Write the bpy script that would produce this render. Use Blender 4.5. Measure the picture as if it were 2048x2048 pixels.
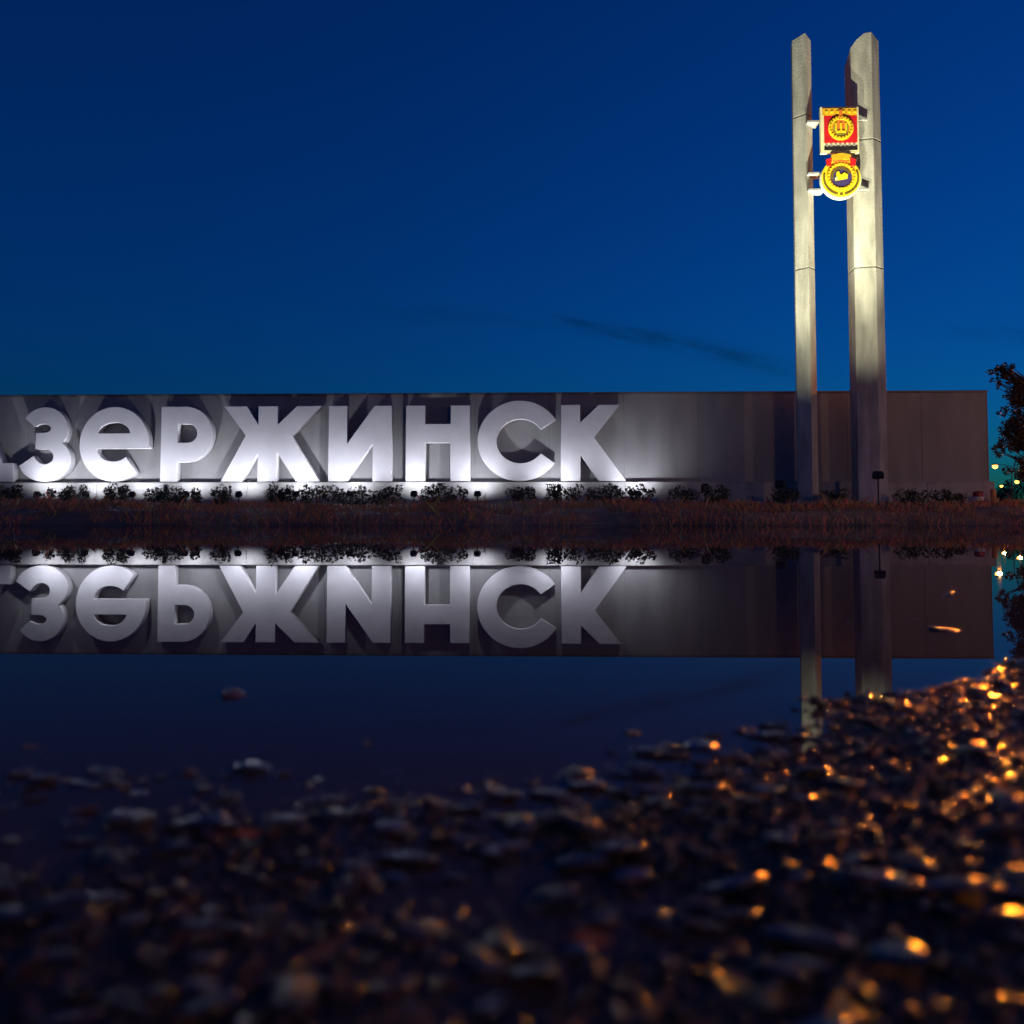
import bpy, math, random
import numpy as np
from mathutils import Vector, Matrix

for o in list(bpy.data.objects):
    bpy.data.objects.remove(o, do_unlink=True)
S = bpy.context.scene
C = S.collection
R = math.radians

# ------------------------------------------------------------------ camera
F = 1800.0                     # focal length in pixels of the 2048 px photograph
PITCH = R(2.8)
HOR = 1038.0                   # row of the horizon
CY = HOR - F * math.tan(PITCH)
CAM_Z = 0.15
cam = bpy.data.cameras.new('camera')
cam.sensor_width = 36.0
cam.lens = F / 2048 * 36
cam.shift_y = -(1024 - CY) / 2048
cam.clip_start = 0.02
cam.clip_end = 3000
cam.dof.use_dof = True
cam.dof.focus_distance = 26.0
cam.dof.aperture_fstop = 6.3
cam.dof.aperture_blades = 0
camo = bpy.data.objects.new('camera', cam)
C.objects.link(camo)
camo.location = (0, 0, CAM_Z)
camo.rotation_euler = (math.pi / 2 + PITCH, 0, 0)
S.camera = camo

# ------------------------------------------------------------------ world: dusk sky, sun already on the skyline to the right
SUN_AZ = R(58)                 # clockwise from the view direction
SKY_EL = R(0.0)
W = bpy.data.worlds.new('World')
S.world = W
W.use_nodes = True
nt = W.node_tree
nt.nodes.clear()
N = nt.nodes.new
sky = N('ShaderNodeTexSky')
sky.sky_type = 'NISHITA'
sky.sun_disc = False
sky.sun_elevation = SKY_EL
sky.sun_rotation = SUN_AZ
sky.altitude = 100
sky.air_density = 1.0
sky.dust_density = 0.05
sky.ozone_density = 5.0
tint = N('ShaderNodeMix'); tint.data_type = 'RGBA'; tint.blend_type = 'MULTIPLY'
tint.inputs['Factor'].default_value = 1.0
tint.inputs['B'].default_value = (0.04, 0.66, 1.0, 1)
# thin dark cloud streaks low over the skyline
tc = N('ShaderNodeTexCoord')
sep = N('ShaderNodeSeparateXYZ'); nt.links.new(tc.outputs['Generated'], sep.inputs[0])
def mth(op, a, b=None, clamp=False):
    n = N('ShaderNodeMath'); n.operation = op; n.use_clamp = clamp
    for i, v in enumerate((a, b)):
        if v is None: continue
        if isinstance(v, (int, float)): n.inputs[i].default_value = v
        else: nt.links.new(v, n.inputs[i])
    return n.outputs[0]
yy = mth('MAXIMUM', sep.outputs['Y'], 0.05)
az = mth('DIVIDE', sep.outputs['X'], yy)
el = mth('DIVIDE', sep.outputs['Z'], yy)
cx_ = N('ShaderNodeCombineXYZ'); nt.links.new(az, cx_.inputs[0]); nt.links.new(mth('MULTIPLY', mth('ADD', el, mth('MULTIPLY', az, 0.25)), 5.0), cx_.inputs[1])
nz = N('ShaderNodeTexNoise'); nz.inputs['Scale'].default_value = 14.0; nz.inputs['Detail'].default_value = 7; nz.inputs['Roughness'].default_value = 0.62
nt.links.new(cx_.outputs[0], nz.inputs['Vector'])
tot = None
for (a0, e0, la, le, sl_, amp) in ((0.150, 0.204, 0.075, 0.0085, -0.16, 1.0), (0.085, 0.216, 0.035, 0.006, -0.35, 0.6), (0.262, 0.177, 0.060, 0.011, -0.24, 0.75), (-0.08, 0.228, 0.10, 0.010, -0.1, 0.3),
                                   (0.62, 0.20, 0.12, 0.010, -0.1, 0.5), (-0.75, 0.25, 0.15, 0.012, 0.05, 0.4)):
    da = mth('SUBTRACT', az, a0)
    de = mth('SUBTRACT', mth('SUBTRACT', el, e0), mth('MULTIPLY', da, sl_))
    q = mth('ADD', mth('POWER', mth('ABSOLUTE', mth('DIVIDE', da, la)), 2.0), mth('POWER', mth('ABSOLUTE', mth('DIVIDE', de, le)), 2.0))
    m_ = mth('MULTIPLY', mth('EXPONENT', mth('MULTIPLY', q, -1.0)), amp)
    tot = m_ if tot is None else mth('ADD', tot, m_)
nn_ = mth('MULTIPLY', mth('SUBTRACT', nz.outputs['Fac'], 0.30), 2.6, True)
fac = mth('MULTIPLY', mth('MULTIPLY', tot, nn_, True), 1.0, True)
cl = N('ShaderNodeMix'); cl.data_type = 'RGBA'; cl.blend_type = 'MULTIPLY'
cl.inputs['B'].default_value = (0.6, 0.50, 0.42, 1)
bg = N('ShaderNodeBackground'); bg.inputs['Strength'].default_value = 0.15
out = N('ShaderNodeOutputWorld')
L = nt.links.new
L(sky.outputs[0], tint.inputs['A'])
L(fac, cl.inputs['Factor'])
L(tint.outputs['Result'], cl.inputs['A'])
L(cl.outputs['Result'], bg.inputs['Color']); L(bg.outputs[0], out.inputs[0])

# the last warm light of the sunset side, very weak
sl = bpy.data.lights.new('sun', 'SUN')
sl.energy = 0.03
sl.angle = R(3)
sl.color = (1.0, 0.52, 0.42)
so = bpy.data.objects.new('sun', sl)
C.objects.link(so)
SUN_EL = R(3)
sd = Vector((math.sin(SUN_AZ) * math.cos(SUN_EL), math.cos(SUN_AZ) * math.cos(SUN_EL), math.sin(SUN_EL)))
so.rotation_euler = sd.to_track_quat('Z', 'Y').to_euler()
so.location = sd * 80

V = S.view_settings
V.view_transform = 'Standard'
V.look = 'None'
V.exposure = 1.0
V.gamma = 1.0
V.use_curve_mapping = False

rng = random.Random(7)
nr = np.random.default_rng(11)

# ------------------------------------------------------------------ helpers
def ray(px, py):
    x = (px - 1024) / F
    y = (CY - py) / F
    cp, sp = math.cos(PITCH), math.sin(PITCH)
    return Vector((x, cp - y * sp, sp + y * cp))
def at_y(px, py, Y):
    d = ray(px, py)
    return Vector((0, 0, CAM_Z)) + d * (Y / d.y)

WALL_D = 30.0
ALPHA = R(2.0)
U = Vector((math.cos(ALPHA), -math.sin(ALPHA), 0))
NN = Vector((-math.sin(ALPHA), -math.cos(ALPHA), 0))
O = Vector((0, WALL_D, 0))
def wall_uz(px, py, t=0.0):
    """pixel -> (u, z) on the plane t metres in front of the wall face"""
    d = ray(px, py)
    o = Vector((0, 0, CAM_Z))
    k = ((O + NN * t) - o).dot(NN) / d.dot(NN)
    p = o + d * k
    return (p - O).dot(U), p.z
def world(u, z, t):
    return O + U * u + NN * t + Vector((0, 0, z))

def tag(o, label=None, cat=None, group=None, kind=None):
    if label: o['label'] = label
    if cat: o['category'] = cat
    if group: o['group'] = group
    if kind: o['kind'] = kind
    return o
def empty(name, loc, rz=0.0):
    o = bpy.data.objects.new(name, None)
    C.objects.link(o)
    o.location = loc
    o.rotation_euler = (0, 0, rz)
    o.empty_display_size = 0.2
    return o

class MB:
    def __init__(s): s.v = []; s.f = []
    def add(s, vs, fs):
        b = len(s.v)
        s.v += [tuple(v) for v in vs]
        s.f += [tuple(b + i for i in f) for f in fs]
        return s
    def box(s, x0, x1, y0, y1, z0, z1):
        vs = [(x, y, z) for z in (z0, z1) for y in (y0, y1) for x in (x0, x1)]
        return s.add(vs, [(0, 2, 3, 1), (4, 5, 7, 6), (0, 1, 5, 4), (2, 6, 7, 3), (0, 4, 6, 2), (1, 3, 7, 5)])
    def prism(s, pts, y0, y1):
        """polygon in x,z extruded along y (y0 = front)"""
        n = len(pts)
        vs = [(p[0], y0, p[1]) for p in pts] + [(p[0], y1, p[1]) for p in pts]
        fs = [tuple(range(n)), tuple(range(2 * n - 1, n - 1, -1))]
        for i in range(n):
            j = (i + 1) % n
            fs.append((j, i, n + i, n + j))
        return s.add(vs, fs)
    def ring(s, cx, cz, r0, r1, y0, y1, a0=0, a1=360, n=48):
        full = abs(a1 - a0) >= 360
        k = n if full else n + 1
        vs = []
        for i in range(k):
            a = R(a0 + (a1 - a0) * i / n)
            c, q = math.cos(a), math.sin(a)
            for r in (r0, r1):
                for y in (y0, y1):
                    vs.append((cx + c * r, y, cz + q * r))
        fs = []
        for i in range(n if full else n):
            a = 4 * i; b = 4 * ((i + 1) % k)
            fs += [(a, a + 2, b + 2, b), (a + 1, b + 1, b + 3, a + 3), (a + 2, a + 3, b + 3, b + 2), (a, b, b + 1, a + 1)]
        if not full:
            fs += [(0, 1, 3, 2), (4 * n, 4 * n + 2, 4 * n + 3, 4 * n + 1)]
        return s.add(vs, fs)
    def tube(s, pts, rads, n=8, cap=True):
        pts = [Vector(p) for p in pts]
        if not hasattr(rads, '__len__'): rads = [rads] * len(pts)
        vs = []
        for i, p in enumerate(pts):
            d = (pts[min(i + 1, len(pts) - 1)] - pts[max(i - 1, 0)]).normalized()
            a = d.cross(Vector((0.31, 0.93, 0.2))).normalized()
            b = d.cross(a)
            for k in range(n):
                t = 2 * math.pi * k / n
                vs.append(p + (a * math.cos(t) + b * math.sin(t)) * rads[i])
        fs = []
        for i in range(len(pts) - 1):
            for k in range(n):
                q = (k + 1) % n
                fs.append((i * n + k, i * n + q, (i + 1) * n + q, (i + 1) * n + k))
        if cap:
            fs.append(tuple(range(n))[::-1])
            fs.append(tuple((len(pts) - 1) * n + k for k in range(n)))
        return s.add(vs, fs)
    def lathe(s, prof, c=(0, 0, 0), n=16):
        vs = [(c[0] + r * math.cos(2 * math.pi * k / n), c[1] + r * math.sin(2 * math.pi * k / n), c[2] + z) for r, z in prof for k in range(n)]
        fs = []
        for i in range(len(prof) - 1):
            for k in range(n):
                q = (k + 1) % n
                fs.append((i * n + k, i * n + q, (i + 1) * n + q, (i + 1) * n + k))
        fs.append(tuple(range(n))[::-1]); fs.append(tuple((len(prof) - 1) * n + k for k in range(n)))
        return s.add(vs, fs)
    def build(s, name, mat, parent=None, smooth=False, bevel=0):
        me = bpy.data.meshes.new(name)
        me.from_pydata(s.v, [], s.f)
        me.update()
        return finish(name, me, mat, parent, smooth, bevel)

def finish(name, me, mat, parent=None, smooth=False, bevel=0):
    me.materials.append(mat)
    if smooth:
        me.polygons.foreach_set('use_smooth', [True] * len(me.polygons))
    o = bpy.data.objects.new(name, me)
    C.objects.link(o)
    if parent: o.parent = parent
    if bevel:
        m = o.modifiers.new('bevel', 'BEVEL'); m.width = bevel; m.segments = 2; m.limit_method = 'ANGLE'; m.angle_limit = R(40)
    return o

def np_mesh(name, verts, faces, mat, parent=None, smooth=False, tint=None):
    """verts (n,3), faces (m,k) numpy arrays"""
    me = bpy.data.meshes.new(name)
    n, (m, k) = len(verts), faces.shape
    me.vertices.add(n); me.vertices.foreach_set('co', np.asarray(verts, np.float32).ravel())
    me.loops.add(m * k); me.loops.foreach_set('vertex_index', faces.astype(np.int32).ravel())
    me.polygons.add(m)
    me.polygons.foreach_set('loop_start', np.arange(0, m * k, k, dtype=np.int32))
    me.update(calc_edges=True)
    if tint is not None:
        a = me.color_attributes.new('tint', 'FLOAT_COLOR', 'POINT')
        a.data.foreach_set('color', np.concatenate([tint, np.ones((n, 1))], 1).astype(np.float32).ravel())
    return finish(name, me, mat, parent, smooth)

# ------------------------------------------------------------------ materials
def mat(name, col, rough=0.6, metal=0.0, var=0.12, scale=6.0, bump=0.0, bscale=60.0, spec=0.5, attr=False, stretch=None, col2=None):
    m = bpy.data.materials.new(name); m.use_nodes = True
    t = m.node_tree; b = t.nodes['Principled BSDF']
    b.inputs['Roughness'].default_value = rough
    b.inputs['Metallic'].default_value = metal
    b.inputs['Specular IOR Level'].default_value = spec
    c = t.nodes.new('ShaderNodeTexCoord')
    mpn = t.nodes.new('ShaderNodeMapping')
    if stretch: mpn.inputs['Scale'].default_value = stretch
    t.links.new(c.outputs['Object'], mpn.inputs[0])
    n = t.nodes.new('ShaderNodeTexNoise'); n.inputs['Scale'].default_value = scale; n.inputs['Detail'].default_value = 6
    t.links.new(mpn.outputs[0], n.inputs['Vector'])
    r = t.nodes.new('ShaderNodeValToRGB')
    lo = tuple(max(0, x * (1 - var)) for x in col)
    hi = tuple(min(1, x * (1 + var)) for x in col)
    if col2: lo, hi = col, col2
    r.color_ramp.elements[0].position = 0.32; r.color_ramp.elements[0].color = (*lo, 1)
    r.color_ramp.elements[1].position = 0.68; r.color_ramp.elements[1].color = (*hi, 1)
    t.links.new(n.outputs['Fac'], r.inputs[0])
    src = r.outputs[0]
    if attr:
        at = t.nodes.new('ShaderNodeAttribute'); at.attribute_name = 'tint'
        mx = t.nodes.new('ShaderNodeMix'); mx.data_type = 'RGBA'; mx.blend_type = 'MULTIPLY'
        mx.inputs['Factor'].default_value = 1
        t.links.new(src, mx.inputs['A']); t.links.new(at.outputs['Color'], mx.inputs['B'])
        src = mx.outputs['Result']
    t.links.new(src, b.inputs['Base Color'])
    if bump:
        n2 = t.nodes.new('ShaderNodeTexNoise'); n2.inputs['Scale'].default_value = bscale; n2.inputs['Detail'].default_value = 8
        t.links.new(c.outputs['Object'], n2.inputs['Vector'])
        bp = t.nodes.new('ShaderNodeBump'); bp.inputs['Strength'].default_value = bump; bp.inputs['Distance'].default_value = 0.02
        t.links.new(n2.outputs['Fac'], bp.inputs['Height']); t.links.new(bp.outputs[0], b.inputs['Normal'])
    return m
def glow(name, col, strength):
    m = bpy.data.materials.new(name); m.use_nodes = True
    b = m.node_tree.nodes['Principled BSDF']
    b.inputs['Base Color'].default_value = (*col, 1)
    b.inputs['Emission Color'].default_value = (*col, 1)
    b.inputs['Emission Strength'].default_value = strength
    return m

M = {
 'letter': mat('letter_white_paint', (0.60, 0.60, 0.635), 0.45, var=0.07, scale=1.5, bump=0.05, bscale=20),
 'panel': mat('panel_grey_composite', (0.235, 0.235, 0.24), 0.5, var=0.13, scale=1.1, bump=0.05, bscale=8, stretch=(1.6, 1, 0.35)),
 'plinth': mat('plinth_concrete', (0.36, 0.36, 0.355), 0.8, var=0.18, scale=2.5, bump=0.25, bscale=30),
 'coping': mat('coping_metal', (0.16, 0.15, 0.15), 0.5, 0.3),
 'backing': mat('wall_backing', (0.08, 0.08, 0.08), 0.9),
 'pylon': mat('pylon_concrete', (0.38, 0.37, 0.355), 0.7, var=0.3, scale=3.0, bump=0.35, bscale=14, stretch=(1, 1, 0.25)),
 'joint': mat('joint_dark', (0.10, 0.10, 0.10), 0.9),
 'steel': mat('bracket_steel', (0.40, 0.40, 0.42), 0.5, 0.3),
 'dark': mat('dark_metal', (0.025, 0.025, 0.028), 0.5, 0.5),
 'red': mat('emblem_red', (0.62, 0.015, 0.02), 0.4, var=0.1),
 'gold': mat('emblem_gold', (0.80, 0.42, 0.02), 0.4, var=0.18, scale=8),
 'yellow': mat('emblem_yellow', (0.82, 0.60, 0.02), 0.4, var=0.1, scale=8),
 'olive': mat('emblem_olive', (0.13, 0.09, 0.02), 0.5),
 'orange': mat('emblem_orange', (0.75, 0.20, 0.03), 0.4),
 'cream': mat('emblem_cream', (0.72, 0.66, 0.42), 0.5),
 'white': mat('emblem_white', (0.62, 0.62, 0.58), 0.5),
 'black': mat('emblem_black', (0.012, 0.01, 0.012), 0.6),
 'violet': mat('emblem_violet', (0.05, 0.035, 0.14), 0.5),
 'green': mat('emblem_green', (0.20, 0.26, 0.03), 0.5),
 'bark': mat('bark', (0.07, 0.045, 0.03), 0.9, var=0.4, bump=0.4),
 'leaf': mat('shrub_leaf', (0.075, 0.085, 0.045), 0.55, attr=False, var=0.5, scale=3),
 'tree_leaf': mat('tree_leaf', (0.030, 0.038, 0.018), 0.55, var=0.5, scale=2, col2=(0.075, 0.03, 0.025)),
 'grass': mat('dry_grass', (0.48, 0.29, 0.14), 0.8, attr=True, var=0.3, scale=1.0),
 'stone': mat('wet_stone', (0.050, 0.037, 0.030), 0.10, attr=True, var=0.4, scale=60, bump=0.6, bscale=260, spec=0.42),
 'slab': mat('wet_flat_stone', (0.055, 0.043, 0.037), 0.09, attr=True, var=0.4, scale=50, bump=0.15, bscale=140, spec=0.75),
 'autumn': mat('fallen_leaf', (0.42, 0.13, 0.03), 0.45, var=0.3, scale=80, bump=0.2, bscale=200),
 'asphalt': mat('asphalt', (0.05, 0.05, 0.052), 0.85, var=0.2, scale=3, bump=0.2),
 'bollard_red': mat('bollard_red', (0.35, 0.03, 0.04), 0.5),
 'bollard_orange': mat('bollard_orange', (0.60, 0.22, 0.08), 0.5),
 'lamp_warm': glow('lamp_warm', (1.0, 0.42, 0.06), 3.2),
 'lamp_white': glow('lamp_white', (0.92, 0.90, 1.0), 1.0),
}

# ground: brown earth, darker and wetter near the water
def ground_mat():
    m = bpy.data.materials.new('earth'); m.use_nodes = True
    t = m.node_tree; b = t.nodes['Principled BSDF']
    c = t.nodes.new('ShaderNodeTexCoord')
    n = t.nodes.new('ShaderNodeTexNoise'); n.inputs['Scale'].default_value = 0.7; n.inputs['Detail'].default_value = 10; n.inputs['Roughness'].default_value = 0.7
    r = t.nodes.new('ShaderNodeValToRGB')
    e = r.color_ramp.elements
    e[0].position = 0.3; e[0].color = (0.13, 0.078, 0.05, 1)
    e[1].position = 0.72; e[1].color = (0.45, 0.235, 0.11, 1)
    t.links.new(c.outputs['Object'], n.inputs[0]); t.links.new(n.outputs['Fac'], r.inputs[0])
    # wet black silt on this side of the puddle and on its bed, dry soil on the far bank
    sp = t.nodes.new('ShaderNodeSeparateXYZ'); t.links.new(c.outputs['Object'], sp.inputs[0])
    mr = t.nodes.new('ShaderNodeMapRange'); mr.inputs['From Min'].default_value = 20.2; mr.inputs['From Max'].default_value = 22.6
    t.links.new(sp.outputs['Y'], mr.inputs['Value'])
    mx = t.nodes.new('ShaderNodeMix'); mx.data_type = 'RGBA'; mx.inputs['A'].default_value = (0.022, 0.017, 0.015, 1)
    t.links.new(mr.outputs[0], mx.inputs['Factor']); t.links.new(r.outputs[0], mx.inputs['B'])
    t.links.new(mx.outputs['Result'], b.inputs['Base Color'])
    b.inputs['Roughness'].default_value = 0.7
    n2 = t.nodes.new('ShaderNodeTexNoise'); n2.inputs['Scale'].default_value = 9; n2.inputs['Detail'].default_value = 10
    bp = t.nodes.new('ShaderNodeBump'); bp.inputs['Strength'].default_value = 0.7; bp.inputs['Distance'].default_value = 0.08
    t.links.new(c.outputs['Object'], n2.inputs[0]); t.links.new(n2.outputs['Fac'], bp.inputs['Height']); t.links.new(bp.outputs[0], b.inputs['Normal'])
    return m
M['earth'] = ground_mat()
def water_mat():
    m = bpy.data.materials.new('puddle_water'); m.use_nodes = True
    t = m.node_tree; t.nodes.clear()
    fr = t.nodes.new('ShaderNodeFresnel'); fr.inputs['IOR'].default_value = 1.2
    gl = t.nodes.new('ShaderNodeBsdfGlossy'); gl.inputs['Roughness'].default_value = 0.004; gl.inputs['Color'].default_value = (0.86, 0.86, 0.88, 1)
    tr = t.nodes.new('ShaderNodeBsdfTransparent'); tr.inputs['Color'].default_value = (0.55, 0.50, 0.45, 1)
    df = t.nodes.new('ShaderNodeBsdfDiffuse'); df.inputs['Color'].default_value = (0.10, 0.068, 0.06, 1)
    m1 = t.nodes.new('ShaderNodeMixShader'); m1.inputs[0].default_value = 0.75
    m2 = t.nodes.new('ShaderNodeMixShader')
    o = t.nodes.new('ShaderNodeOutputMaterial')
    t.links.new(tr.outputs[0], m1.inputs[1]); t.links.new(df.outputs[0], m1.inputs[2])
    pw = t.nodes.new('ShaderNodeMath'); pw.operation = 'POWER'; pw.inputs[1].default_value = 1.2; t.links.new(fr.outputs[0], pw.inputs[0]); t.links.new(pw.outputs[0], m2.inputs[0]); t.links.new(m1.outputs[0], m2.inputs[1]); t.links.new(gl.outputs[0], m2.inputs[2])
    t.links.new(m2.outputs[0], o.inputs[0])
    return m
M['water'] = water_mat()

# ------------------------------------------------------------------ terrain
def vnoise(x, y, seed=0):
    """smooth value noise, numpy"""
    xi = np.floor(x).astype(np.int64); yi = np.floor(y).astype(np.int64)
    xf = x - xi; yf = y - yi
    xf = xf * xf * (3 - 2 * xf); yf = yf * yf * (3 - 2 * yf)
    def h(a, b):
        q = np.sin(a * 127.1 + b * 311.7 + seed * 74.7) * 43758.5453
        return q - np.floor(q)
    return (h(xi, yi) * (1 - xf) + h(xi + 1, yi) * xf) * (1 - yf) + (h(xi, yi + 1) * (1 - xf) + h(xi + 1, yi + 1) * xf) * yf
def fbm(x, y, oct=4, seed=0):
    s = 0; a = 0.5
    for i in range(oct):
        s = s + a * (vnoise(x, y, seed + i) - 0.5) * 2; x = x * 2.03; y = y * 2.03; a *= 0.5
    return s
def sstep(a, b, x):
    t = np.clip((x - a) / (b - a), 0, 1); return t * t * (3 - 2 * t)
SHX = np.array([-30, -3, -1.2, -0.3, 0.0, 0.09, 0.18, 0.26, 0.51, 1.0, 2.2, 6, 30])
SHY = np.array([-1.0, 0.10, 0.42, 0.53, 0.55, 0.595, 0.65, 0.745, 0.93, 1.25, 2.0, 4, 9])
def ground_h(X, Y):
    X = np.asarray(X, float); Y = np.asarray(Y, float)
    sh = np.interp(X, SHX, SHY) + 0.05 * fbm(X * 5, Y * 5, 3, 3)
    s = sh - Y                                  # > 0 : on the near gravel
    lift = 0.0065 + 0.0135 * sstep(0.0, 0.35, X)
    near = np.where(s > 0, -0.0025 + lift * (1 - np.exp(-np.maximum(s, 0) / 0.25)), -0.09 * (1 - np.exp(np.minimum(s, 0) / 0.5)) - 0.0025)
    near = near + 0.007 * fbm(X * 9, Y * 9, 3, 5) * (np.abs(s) < 3)
    yb = 21.4 + 1.1 * fbm(X * 0.25, X * 0 + 3.3, 3, 8) + 0.5 * fbm(X * 1.1, X * 0 + 1.3, 3, 9)
    k = sstep(0, 1, (Y - yb) / 6.3)
    prof = 0.63 * (0.45 * sstep(0, 0.25, (Y - yb) / 6.3) + 0.55 * k)
    bank = prof + 0.11 * fbm(X * 0.8, Y * 0.8, 5, 21) * np.clip((Y - yb) / 1.0, 0, 1) * (1 - sstep(27.5, 29.5, Y)) \
        + 0.16 * fbm(X * 0.22, Y * 0.3, 3, 31) * np.clip((Y - yb) / 2.0, 0, 1) * (1 - sstep(27.0, 29.0, Y))
    z = np.where(Y > yb, bank, np.minimum(near, np.where(Y > yb - 1.5, -0.06 * (yb - Y) / 1.5 * 1.0, near)))
    side = sstep(26, 34, np.abs(X)) * (Y < 30) * 0.7
    z = np.maximum(z, np.where(side > 0.001, side, z))
    far = sstep(36, 60, Y)
    z = z * (1 - far) + far * 0.7
    return z
def lines(parts):
    out = []
    for a, b, n in parts: out += list(np.linspace(a, b, n, endpoint=False))
    out.append(parts[-1][1]); return np.array(out)
gx = lines([(-900, -60, 12), (-60, -26, 30), (-26, -3, 150), (-3, -0.9, 40), (-0.9, 1.2, 90), (1.2, 3.5, 40), (3.5, 26, 150), (26, 60, 30), (60, 900, 12)])
gy = lines([(-300, -10, 10), (-10, -0.5, 20), (-0.5, 1.6, 90), (1.6, 4, 24), (4, 19, 20), (19, 30, 80), (30, 60, 24), (60, 1400, 16)])
GX, GY = np.meshgrid(gx, gy)
GZ = ground_h(GX, GY)
nx, ny = len(gx), len(gy)
idx = np.arange(nx * ny).reshape(ny, nx)
faces = np.stack([idx[:-1, :-1].ravel(), idx[:-1, 1:].ravel(), idx[1:, 1:].ravel(), idx[1:, :-1].ravel()], 1)
g = np_mesh('ground', np.stack([GX.ravel(), GY.ravel(), GZ.ravel()], 1), faces, M['earth'], smooth=True)
tag(g, kind='structure')
w = MB().add([(-33, -8, 0), (33, -8, 0), (33, 26, 0), (-33, 26, 0)], [(0, 1, 2, 3)]).build('puddle', M['water'])
tag(w, kind='structure')
# the road beyond, with lamps in view and assumed ones
rp = [(19, -40), (21, -16), (29, 16), (36, 45), (46, 78), (66, 120), (112, 206), (190, 330)]
rv = []
for i, (x, y) in enumerate(rp):
    a = Vector(rp[max(i - 1, 0)]); b = Vector(rp[min(i + 1, len(rp) - 1)]); d = (b - a).normalized(); q = Vector((d.y, -d.x))
    for s in (0.8, 8.0):
        rv.append((x + q.x * s, y + q.y * s, 0.72 if y > 36 else 0.74))
rd = MB().add(rv, [(2 * i, 2 * i + 1, 2 * i + 3, 2 * i + 2) for i in range(len(rp) - 1)]).build('road', M['asphalt'])
tag(rd, kind='structure')

# ------------------------------------------------------------------ the sign wall
Z_TOP = wall_uz(1250, 784)[1]
Z_LET = wall_uz(1100, 962, 0.36)[1]
Z_GR = 0.66
U_R = wall_uz(1976, 900)[0]
wall = empty('sign_wall', world(0, 0, 0), -ALPHA)
tag(wall, 'long grey panelled wall carrying big white Cyrillic letters above a pale plinth', 'wall')
bounds = [652 + 149 * k for k in range(-7, 9)] + [1976]
us = [wall_uz(p, 900)[0] for p in bounds]
MB().box(us[0], us[-1] - 0.02, 0.03, 0.5, Z_GR - 0.5, Z_TOP - 0.06).build('wall_core', M['backing'], wall)
for i in range(len(us) - 1):
    a, b = us[i] + 0.003, us[i + 1] - 0.003
    zm = (Z_TOP + Z_LET) / 2
    MB().box(a, b, rng.uniform(-0.002, 0.002), 0.026, Z_LET - 0.03, Z_TOP - 0.065).build('panel', M['panel'], wall, bevel=0.004)
MB().box(us[-1] - 0.019, us[-1] + 0.012, -0.01, 0.51, Z_GR - 0.4, Z_TOP - 0.065).build('end_panel', M['coping'], wall)
MB().box(us[0] - 0.02, us[-1] + 0.03, -0.03, 0.53, Z_TOP - 0.06, Z_TOP).build('coping', M['coping'], wall, bevel=0.008)
for i in range(len(us) - 1):
    MB().box(us[i] + 0.004, us[i + 1] - 0.004, -0.37, 0.028, Z_GR - 0.5, Z_LET - 0.06).build('plinth_block', M['plinth'], wall, bevel=0.008)
MB().box(us[0], us[-1] - 0.001, -0.385, 0.027, Z_LET - 0.058, Z_LET - 0.032).build('plinth_cap', M['plinth'], wall, bevel=0.005)

def arc(cx, cy, rx, ry, a0, a1, n=24):
    return [(cx + rx * math.cos(R(a0 + (a1 - a0) * i / n)), cy + ry * math.sin(R(a0 + (a1 - a0) * i / n))) for i in range(n + 1)]
GL = {}
GL['Д'] = [[(0, 0), (1.2, 0), (1.2, .25), (1.06, .25), (.79, 1), (.41, 1), (.14, .25), (0, .25)], [(.42, .25), (.60, .76), (.78, .25)]]
GL['З'] = [arc(.335, .295, .355, .295, 196, 410, 40) + arc(.33, .70, .31, .30, -34, 150, 34) +
           [(.19, .735)] + arc(.31, .715, .10, .058, 150, -90, 16) + [(.21, .657), (.21, .435)] + arc(.335, .335, .115, .10, 90, -140, 20) + [(.185, .345)]]
GL['е'] = [arc(.465, .5, .465, .5, -7, 310, 72) + [(.645, .30)] + arc(.455, .44, .215, .17, -40, -180, 24),
           [(.25, .645)] + arc(.46, .645, .21, .145, 180, 0, 22)]
GL['Р'] = [[(0, 0), (.225, 0), (.225, .255)] + arc(.32, .627, .37, .373, -90, 90, 36) + [(0, 1)],
           [(.225, .765)] + arc(.36, .642, .122, .123, 90, -90, 20) + [(.225, .519)]]
GL['Ж'] = [[(0, 0), (.28, 0), (.49, .37), (.49, 0), (.745, 0), (.745, .38), (1.0, 0), (1.31, 0), (.93, .60), (1.33, 1), (1.0, 1), (.75, .755), (.75, 1), (.49, 1), (.49, .755), (.34, 1), (.03, 1), (.325, .61)]]
GL['И'] = [[(0, 0), (.25, 0), (.592, .5), (.592, 0), (.844, 0), (.844, 1), (.61, 1), (.25, .5), (.25, 1), (0, 1)]]
GL['Н'] = [[(0, 0), (.26, 0), (.26, .505), (.595, .505), (.595, 0), (.855, 0), (.855, 1), (.595, 1), (.595, .755), (.26, .755), (.26, 1), (0, 1)]]
GL['С'] = [arc(.52, .53, .53, .53, 31, 326, 72) + arc(.53, .525, .30, .29, 327, 32, 60)]
GL['К'] = [[(0, 0), (.26, 0), (.26, .345), (.5, 0), (.86, 0), (.44, .57), (.79, 1), (.5, 1), (.26, .77), (.26, 1), (0, 1)]]
LN = {'Д': 'cut off, flat-footed', 'З': 'shaped like a 3', 'е': 'round e', 'Р': 'shaped like a P', 'Ж': 'six-armed', 'И': 'shaped like a reversed N', 'Н': 'shaped like an H', 'С': 'round C', 'К': 'K'}
T_BACK, T_FRONT = 0.05, 0.36
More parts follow.
